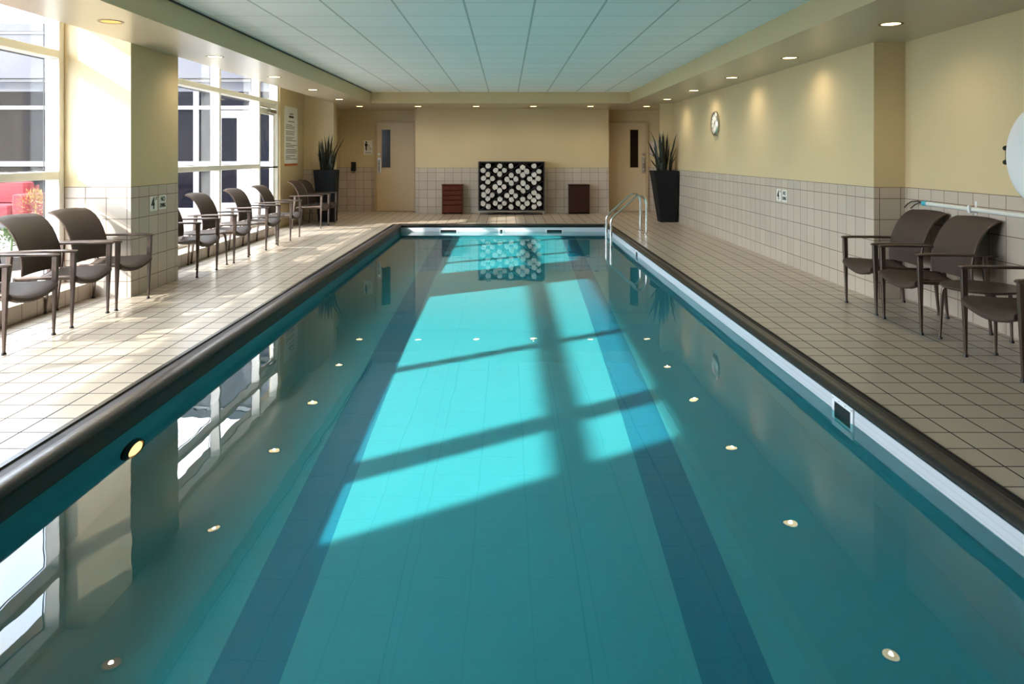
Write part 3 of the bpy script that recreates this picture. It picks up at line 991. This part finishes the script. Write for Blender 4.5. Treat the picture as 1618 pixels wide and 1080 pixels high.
for zx, zy, nm in ((522, 162, 'single at the top edge, leftmost'), (790, 162, 'single at the middle of the top edge'), (1057, 163, 'single at the top edge, rightmost'),
                   (463, 213, 'single at the left side, highest'), (1119, 228, 'single at the right side, highest'), (463, 410, 'single halfway up the left side'), (1119, 420, 'single halfway up the right side'),
                   (463, 603, 'single at the left side, lowest'), (1119, 603, 'single at the right side, lowest'), (525, 637, 'single at the bottom edge, leftmost'), (790, 637, 'single at the middle of the bottom edge'), (1057, 637, 'single at the bottom edge, rightmost')):
    spots.append((zx, zy, 'rolled white towel in the rack, ' + nm))
for i, (zx, zy, lb) in enumerate(spots):
    o = tw0 if i == 0 else tw0.copy()
    if i: COL.objects.link(o)
    X_, Z_ = rk(zx, zy)
    o.location = (X_, RKY0 + 0.003 + random.uniform(-0.012, 0.006) - 0.012, Z_)
    k = random.uniform(0.93, 1.04)
    o.scale = (k, 1, k)
    o.rotation_euler = (0, random.uniform(0, 6.28), 0)
    tag(o, lb, 'towel', 'rolled white towels in the lattice rack')

# ------------------------------------------------------------ wall things
# clock
t = empty('wall_clock', (3.5, 12.39, 1.885)); tag(t, 'round silver wall clock with white face high on the right wall', 'clock')
MB().lathe([(0.165, -0.045), (0.185, -0.05), (0.205, -0.035), (0.208, -0.015), (0.205, -0.0005), (0.165, -0.0005)], 48, 'X').build('rim', M['chrome'], t, smooth=True)
MB().lathe([(0.0, -0.030), (0.168, -0.030), (0.168, -0.002), (0.0, -0.002)], 40, 'X').build('dial', M['sign'], t)
mk = MB()
for k in range(12):
    a = math.pi / 6 * k
    for rr in (0.135, 0.145, 0.155):
        y_, z_ = rr * math.sin(a), rr * math.cos(a)
        mk.box(-0.033, -0.0305, y_ - 0.006, y_ + 0.006, z_ - 0.006, z_ + 0.006)
mk.build('hour_marks', M['ink'], t)
def hand(a, L, wd, x):
    d_ = Vector((0, -math.sin(a), math.cos(a))); n_ = Vector((0, math.cos(a), math.sin(a)))
    p = [d_ * -0.02 + n_ * wd, d_ * L + n_ * wd * 0.5, d_ * L - n_ * wd * 0.5, d_ * -0.02 - n_ * wd]
    MB().add([(x, q.y, q.z) for q in p] + [(x - 0.002, q.y, q.z) for q in p], [(0, 1, 2, 3), (7, 6, 5, 4), (0, 4, 5, 1), (1, 5, 6, 2), (2, 6, 7, 3), (3, 7, 4, 0)]).build('clock_hand', M['ink'], t)
hand(0.9, 0.09, 0.007, -0.034); hand(-2.5, 0.13, 0.005, -0.037)

# depth and no-diving signs
def depth_sign(x, y, z, face, txt, label, wd=0.155, ht=0.15):
    """face +1: on a wall facing +X (left side), -1: facing -X"""
    t = empty('safety_sign', (x, y, z), math.radians(90) if face > 0 else math.radians(-90))
    tag(t, label, 'sign', 'pool depth and no diving signs')
    MB().box(-wd / 2, wd / 2, -0.005, -0.0005, -ht / 2, ht / 2).build('plate', M['sign'], t)
    rot = (math.radians(90), 0, 0)
    if txt == '4':
        text('lettering', '4', 0.165, M['ink'], t, (-0.018, -0.0062, -0.004), rot, 0.85, 0.004)
        text('lettering', 'FT', 0.045, M['ink'], t, (0.052, -0.0062, 0.045), rot, 0.9, 0.0005)
    else:
        text('lettering', 'NO', 0.066, M['ink'], t, (0, -0.0062, 0.032), rot, 0.9, 0.0018)
        text('lettering', 'DIVING', 0.060, M['ink'], t, (0, -0.0062, -0.034), rot, 0.62, 0.0015)
depth_sign(-3.61, 7.605, 0.87, 1, '4', 'white 4 FT depth sign on the tiled left column')
depth_sign(-3.61, 7.805, 0.872, 1, 'N', 'white NO DIVING sign on the tiled left column')
depth_sign(3.5, 9.54, 0.85, -1, '4', 'white 4 FT depth sign on the tiled right wall')
depth_sign(3.5, 9.345, 0.85, -1, 'N', 'white NO DIVING sign on the tiled right wall')

# rules poster
t = empty('rules_poster', (-4.22, 14.57, 1.725), math.radians(90)); tag(t, 'tall white poster of pool rules with orange foot strip on the left wall', 'poster')
MB().box(-0.43, 0.43, -0.008, -0.0005, -0.53, 0.575).build('sheet', M['sign'], t)
MB().box(-0.43, 0.43, -0.010, -0.0005, -0.575, -0.531).build('foot_strip', M['orange'], t)
MB().box(-0.15, 0.15, -0.0105, -0.0085, 0.36, 0.40).box(-0.12, 0.12, -0.0105, -0.0085, 0.425, 0.44).build('heading', M['ink'], t)
ln = MB()
zz = 0.28
rnd = random.Random(5)
ln.box(-0.22, 0.22, -0.0105, -0.0085, zz, zz + 0.014)
zz -= 0.07
k = 0
while zz > -0.47:
    L = rnd.choice((0.70, 0.74, 0.60, 0.30, 0.42, 0.55))
    ln.box(-0.36, -0.36 + L, -0.0105, -0.0085, zz, zz + 0.013)
    k += 1
    zz -= 0.032 if k % 3 else 0.055
ln.build('text_lines', M['grey_ink'], t)

# restroom sign
t = empty('restroom_sign', (-3.335, ZB, 1.54)); tag(t, 'white restroom sign with standing figure and wheelchair left of the far left door', 'sign')
MB().box(-0.105, 0.105, -0.006, -0.0005, -0.17, 0.17).build('plate', M['sign'], t)
f_ = MB()
f_.lathe([(0.0, -0.009), (0.022, -0.009), (0.022, -0.0065)], 16, 'Y', (-0.045, 0, 0.125))
f_.box(-0.078, -0.012, -0.009, -0.0065, 0.03, 0.098).box(-0.066, -0.047, -0.009, -0.0065, -0.07, 0.03).box(-0.043, -0.024, -0.009, -0.0065, -0.07, 0.03)
f_.tube([(0.04 + 0.032 * math.cos(a * math.pi / 8), -0.0078, -0.03 + 0.032 * math.sin(a * math.pi / 8)) for a in range(7, 17)], 0.0035, 6)
f_.tube([(0.02, -0.0078, 0.035), (0.025, -0.0078, -0.005), (0.055, -0.0078, -0.008), (0.07, -0.0078, -0.05), (0.082, -0.0078, -0.048)], 0.005, 6)
f_.lathe([(0.0, -0.009), (0.010, -0.009), (0.010, -0.0065)], 12, 'Y', (0.018, 0, 0.055))
f_.build('pictogram', M['ink'], t)
MB().box(-0.07, 0.06, -0.0085, -0.0065, -0.115, -0.108).box(-0.07, 0.08, -0.0085, -0.0065, -0.14, -0.130).build('text_lines', M['grey_ink'], t)

# wall phone
t = empty('wall_phone', (-3.675, ZB, 1.07)); tag(t, 'small black wall phone hanging beside the far left door', 'phone')
MB().cbox(-0.05, 0.05, -0.05, -0.0005, -0.10, 0.12, 0.012).build('body', M['black'], t)
MB().tube([(-0.045, -0.075, -0.085), (-0.03, -0.088, -0.02), (-0.03, -0.09, 0.06), (-0.035, -0.075, 0.115)], [0.024, 0.016, 0.016, 0.024], 10).build('handset', M['black'], t, smooth=True)
MB().tube([(-0.04, -0.07, -0.10), (-0.03, -0.05, -0.135), (0.0, -0.03, -0.15), (0.02, -0.03, -0.12), (0.03, -0.03, -0.098)], 0.004, 6).build('cord', M['black'], t)

# paper notice by the right door
t = MB().box(-0.10, 0.10, -0.004, -0.0005, -0.17, 0.17).build('paper_notice', mat('pale_paper', srgb(212, 196, 188), rough=0.8), None, loc=(3.55, ZB, 1.51))
tag(t, 'pale paper notice on the wall behind the right potted plant', 'notice')

# life ring
t = empty('life_ring', (3.8, 5.17, 1.365)); tag(t, 'large white life ring hanging on the right wall at the photo edge', 'life ring')
mb = MB()
rings = []
for i in range(64):
    a = 2 * math.pi * i / 64
    ring = []
    for k in range(16):
        b_ = 2 * math.pi * k / 16
        r = 0.235 + 0.125 * math.cos(b_)
        ring.append((-0.07 + 0.055 * math.sin(b_), r * math.sin(a), r * math.cos(a)))
    rings.append(ring)
rings.append(rings[0])
mb.loft(rings, caps=False)
mb.build('ring', M['white_pl'], t, smooth=True)
for a0 in (0, 1, 2, 3):
    a = math.pi / 2 * a0 + math.pi / 2
    y_, z_ = 0.362 * math.sin(a), 0.362 * math.cos(a)
    q = MB()
    for dz in (-0.035, 0.035):
        ty, tz = math.cos(a), -math.sin(a)
        q.lathe([(0.0, -0.095), (0.014, -0.095), (0.020, -0.08), (0.014, -0.05), (0.0, -0.05)], 10, 'X', (0.0, y_ * 1.02 + ty * dz * 1.5, z_ * 1.02 + tz * dz * 1.5))
    q.build('clip', M['black'], t)
    MB().tube([(-0.065, y_ + math.cos(a) * -0.035, z_ - math.sin(a) * -0.035), (-0.055, y_ * 1.13 + math.cos(a) * -0.03, z_ * 1.13 - math.sin(a) * -0.03), (-0.055, y_ * 1.13 + math.cos(a) * 0.03, z_ * 1.13 - math.sin(a) * 0.03), (-0.065, y_ + math.cos(a) * 0.035, z_ - math.sin(a) * 0.035)], 0.005, 6).build('rope', M['rope'], t)
MB().tube([(-0.001, 0, 0.19), (-0.08, 0, 0.185), (-0.13, 0, 0.18), (-0.135, 0, 0.21)], 0.008, 8).build('wall_hook', M['black'], t)

# rescue pole with hook
t = empty('rescue_pole', (3.765, 6.67, 0.93)); tag(t, 'long white rescue pole held along the right wall above the dark chairs', 'rescue pole')
MB().tube([(0, 0, 0), (0, -3.6, -0.02)], 0.019, 12).build('shaft', M['pole'], t, smooth=True)
MB().tube([(0, 0.045, 0), (0, -0.02, 0)], 0.0215, 12).build('end_cap', M['teal_cap'], t, smooth=True)
for dy in (-0.66, -2.2):
    MB().box(-0.028, 0.0345, dy - 0.012, dy + 0.012, -0.032, -0.020).box(-0.032, -0.020, dy - 0.012, dy + 0.012, -0.020, 0.028).box(0.030, 0.0345, dy - 0.012, dy + 0.012, -0.05, 0.06).build('bracket', M['white_pl'], t)
MB().tube([(0, 0.04, 0.0), (-0.005, 0.12, 0.015), (-0.01, 0.22, 0.005), (0.0, 0.32, -0.03), (0.01, 0.38, -0.06)], 0.006, 8).tube([(0, 0.04, -0.006), (0.0, 0.11, 0.0), (0.0, 0.18, -0.02), (0.005, 0.26, -0.06)], 0.006, 8).build('hook_loop', M['black'], t, smooth=True)

# ------------------------------------------------------------ downlights
def downlight_proto(m_lens):
    t = empty('recessed_downlight')
    ld = bpy.data.lights.new('downlight_lamp', 'SPOT')
    ld.energy = 8.5
    ld.color = (1.0, 0.85, 0.66)
    ld.spot_size = math.radians(155)
    ld.spot_blend = 1.0
    ld.shadow_soft_size = 0.018
    lo = bpy.data.objects.new('downlight_lamp', ld)
    COL.objects.link(lo)
    lo.parent = t
    lo.location = (0, 0, -0.008)
    MB().lathe([(0.074, -0.002), (0.096, -0.004), (0.098, -0.0005), (0.074, -0.0005)], 32).build('trim_ring', M['can'], t, smooth=True)
    MB().lathe([(0.0, -0.0015), (0.073, -0.0015), (0.073, -0.0005), (0.0, -0.0005)], 32).build('lens', m_lens, t)
    return t
dl0 = downlight_proto(M['lamp'])
DLS = [(3.155, 6.10, 'over the dark chairs on the right, the nearest of the right row'), (3.14, 8.24, 'in the right soffit, second from the camera'), (3.14, 10.36, 'in the right soffit, third from the camera'),
       (3.14, 12.45, 'in the right soffit just before the wall clock, fourth from the camera'), (3.12, 14.42, 'in the right soffit over the potted plant'), (3.12, 16.54, 'in front of the far right door'),
       (1.87, 16.52, 'above the plain dark brown bin'), (0.60, 16.52, 'above the right part of the towel rack'), (-0.67, 16.52, 'above the left part of the towel rack'), (-1.96, 16.52, 'above the end of the far left door'),
       (-3.26, 16.52, 'above the wall phone'), (-3.24, 14.42, 'in the left soffit over the potted plant'), (-3.20, 12.29, 'in the left soffit, fourth from the camera'), (-3.20, 10.26, 'in the left soffit, third from the camera'),
       (-3.19, 8.14, 'in the left soffit beside the tiled column, second from the camera')]
for i, (x, y, lb) in enumerate(DLS):
    o = dl0 if i == 0 else copy_tree(dl0)
    o.location = (x, y, 2.44)
    tag(o, 'round recessed downlight ' + lb, 'ceiling light', 'recessed downlights in the soffit')
o = downlight_proto(M['lamp_amber'])
o.location = (-3.186, 5.99, 2.44)
tag(o, 'orange glowing recessed downlight in the left soffit, the nearest one', 'ceiling light', 'recessed downlights in the soffit')

# ------------------------------------------------------------ courtyard
m = MB().box(-30, -4.42, -20, 24, -0.3, -0.02)
S('ground_courtyard', m, M['paving'])
b = empty('building', (-8.5, 17.3, 0)); tag(b, 'low grey building with white framed windows across the courtyard', 'building')
def FB(x0, x1, y0, y1, z0, z1, mb=None):
    mb = mb or MB()
    return mb.box(x0 + 8.5, x1 + 8.5, y0, y1, z0, z1)
FX0, FX1 = -22.0, -4.75
FB(FX0, FX1, 0.1, 5, -0.02, 3.1).build('wall', M['ext_dark'], b)
FB(FX0, FX1, -0.25, 5, 3.12, 4.18).build('fascia', M['ext_grey'], b)
mb = FB(FX0, FX1, -0.3, 5, 4.19, 4.36)
for k in range(18):
    pass
mb.build('parapet', M['ext_grey'], b)
FB(FX0, FX1, -0.28, -0.2505, 4.13, 4.185).build('coping_strip', M['ext_white'], b)
FB(FX0, FX1, -0.02, 0.099, 2.83, 3.05).build('spandrel', M['ext_grey'], b)
fr = MB()
for (z0, z1) in ((3.055, 3.119), (2.415, 2.50), (1.10, 1.21), (-0.02, 0.13)):
    FB(FX0, FX1, -0.06, 0.098, z0, z1, fr)
mull = [-20.4, -17.7, -15.0, -12.6, -9.9, -7.2, -6.79, -5.9, -5.3, -4.8]
for x in mull:
    FB(x - 0.06, x + 0.06, -0.055, 0.097, 0.13, 2.83, fr)
fr.build('window_frame', M['ext_white'], b)
for i in range(len(mull) - 1):
    a, c = mull[i] + 0.06, mull[i + 1] - 0.06
    for (z0, z1) in ((0.13, 1.10), (1.21, 2.415), (2.50, 2.83)):
        if abs(mull[i] + 6.79) < 0.01 and z1 < 2.45:
            continue
        FB(a, c, 0.0, 0.02, z0, z1).build('window', M['ext_glass'], b)
dd = FB(-6.72, -5.97, -0.02, 0.03, -0.01, 0.25)
FB(-6.72, -6.62, -0.02, 0.03, 0.25, 2.40, dd); FB(-6.26, -5.97, -0.02, 0.03, 0.25, 2.40, dd); FB(-6.62, -6.26, -0.02, 0.03, 2.22, 2.40, dd); FB(-6.62, -6.26, -0.02, 0.03, 1.03, 1.20, dd)
dr = dd.build('door', M['ext_white'], b)
g = FB(-6.62, -6.26, 0.0, 0.015, 0.25, 1.03); FB(-6.62, -6.26, 0.0, 0.015, 1.20, 2.22, g); g.build('door_glass', M['ext_glass'], dr)
hx = -6.05 + 8.5
MB().tube([(hx, -0.02, 1.0), (hx, -0.08, 0.98), (hx, -0.085, 0.8), (hx, -0.08, 0.66), (hx, -0.02, 0.64)], 0.014, 8).build('door_handle', M['chrome'], dr, smooth=True)
# red sofa
t = empty('outdoor_sofa', (-10.0, 14.0, -0.02)); tag(t, 'red cushioned sofa out in the courtyard behind the nearest window', 'sofa')
def cush(x0, x1, y0, y1, z0, z1, name, c=0.05):
    def ring(z, i):
        a, b_, d, e = x0 + i, x1 - i, y0 + i, y1 - i
        return [(a + c, d, z), (b_ - c, d, z), (b_, d + c, z), (b_, e - c, z), (b_ - c, e, z), (a + c, e, z), (a, e - c, z), (a, d + c, z)]
    h = z1 - z0
    return MB().loft([ring(z0, c * 0.7), ring(z0 + c * 0.3, c * 0.15), ring(z0 + h * 0.3, 0), ring(z0 + h * 0.7, 0), ring(z1 - c * 0.3, c * 0.15), ring(z1, c * 0.7)]).build(name, M['red'], t, smooth=True)
MB().box(-1.35, 1.25, -0.45, 0.45, 0.05, 0.22).box(-1.3, -1.2, -0.4, -0.3, 0.0, 0.05).box(1.1, 1.2, -0.4, -0.3, 0.0, 0.05).box(-1.3, -1.2, 0.3, 0.4, 0.0, 0.05).box(1.1, 1.2, 0.3, 0.4, 0.0, 0.05).build('base', M['ext_dark'], t)
cush(-1.2, 0.95, -0.45, 0.25, 0.22, 0.47, 'seat_cushion')
cush(-1.15, -0.10, 0.05, 0.36, 0.475, 0.87, 'back_cushion')
cush(-0.50, 0.48, 0.06, 0.37, 0.475, 0.88, 'back_cushion') if False else cush(-0.085, 0.92, 0.05, 0.36, 0.475, 0.87, 'back_cushion')
cush(0.96, 1.24, -0.45, 0.44, 0.22, 0.66, 'arm')
cush(-1.48, -1.21, -0.45, 0.44, 0.22, 0.66, 'arm')
cush(-1.2, 0.95, 0.365, 0.45, 0.22, 0.80, 'back')
# courtyard plants
def bush(x, y, h, r, m_, label, seed, pot_h):
    rnd = random.Random(seed)
    t = empty('potted_bush', (x, y, -0.02)); tag(t, label, 'potted plant', 'potted bushes in the courtyard')
    MB().lathe([(0.0, 0.0), (r * 0.5, 0.0), (r * 0.68, pot_h), (r * 0.6, pot_h), (r * 0.55, pot_h - 0.04), (0.0, pot_h - 0.04)], 20).build('pot', M['pot'], t, smooth=True)
    mb = MB()
    for i in range(420):
        a = rnd.uniform(0, 2 * math.pi); ph = rnd.uniform(-0.5, 1.5)
        q = Vector((math.cos(a) * math.cos(ph), math.sin(a) * math.cos(ph), math.sin(ph)))
        p = Vector((0, 0, pot_h + (h - pot_h) * 0.45)) + Vector((q.x * r, q.y * r, q.z * (h - pot_h) * 0.55)) * rnd.uniform(0.5, 1.0)
        d_ = (q + Vector((rnd.uniform(-.6, .6), rnd.uniform(-.6, .6), rnd.uniform(0, .8)))).normalized()
        s_ = d_.cross(Vector((0.3, 0.2, 1))).normalized() * 0.014
        n_ = d_.cross(s_).normalized() * 0.002
        L = rnd.uniform(0.04, 0.08)
        mb.add([p - s_ * 0.3, p + d_ * L * 0.5 - s_, p + d_ * L, p + d_ * L * 0.5 + s_, p + d_ * L * 0.5 + n_], [(0, 4, 1), (1, 4, 2), (2, 4, 3), (3, 4, 0)])
    mb.tube([(0, 0, pot_h - 0.05), (0.02, 0, pot_h + (h - pot_h) * 0.6)], 0.012, 6)
    mb.build('foliage', m_, t)
bush(-8.05, 12.7, 0.78, 0.30, M['bushy'], 'potted bush with yellow leaves beside the red courtyard sofa', 2, 0.22)
bush(-6.0, 9.0, 0.50, 0.26, M['green'], 'low green potted bush outside, behind the chair by the nearest window', 4, 0.16)
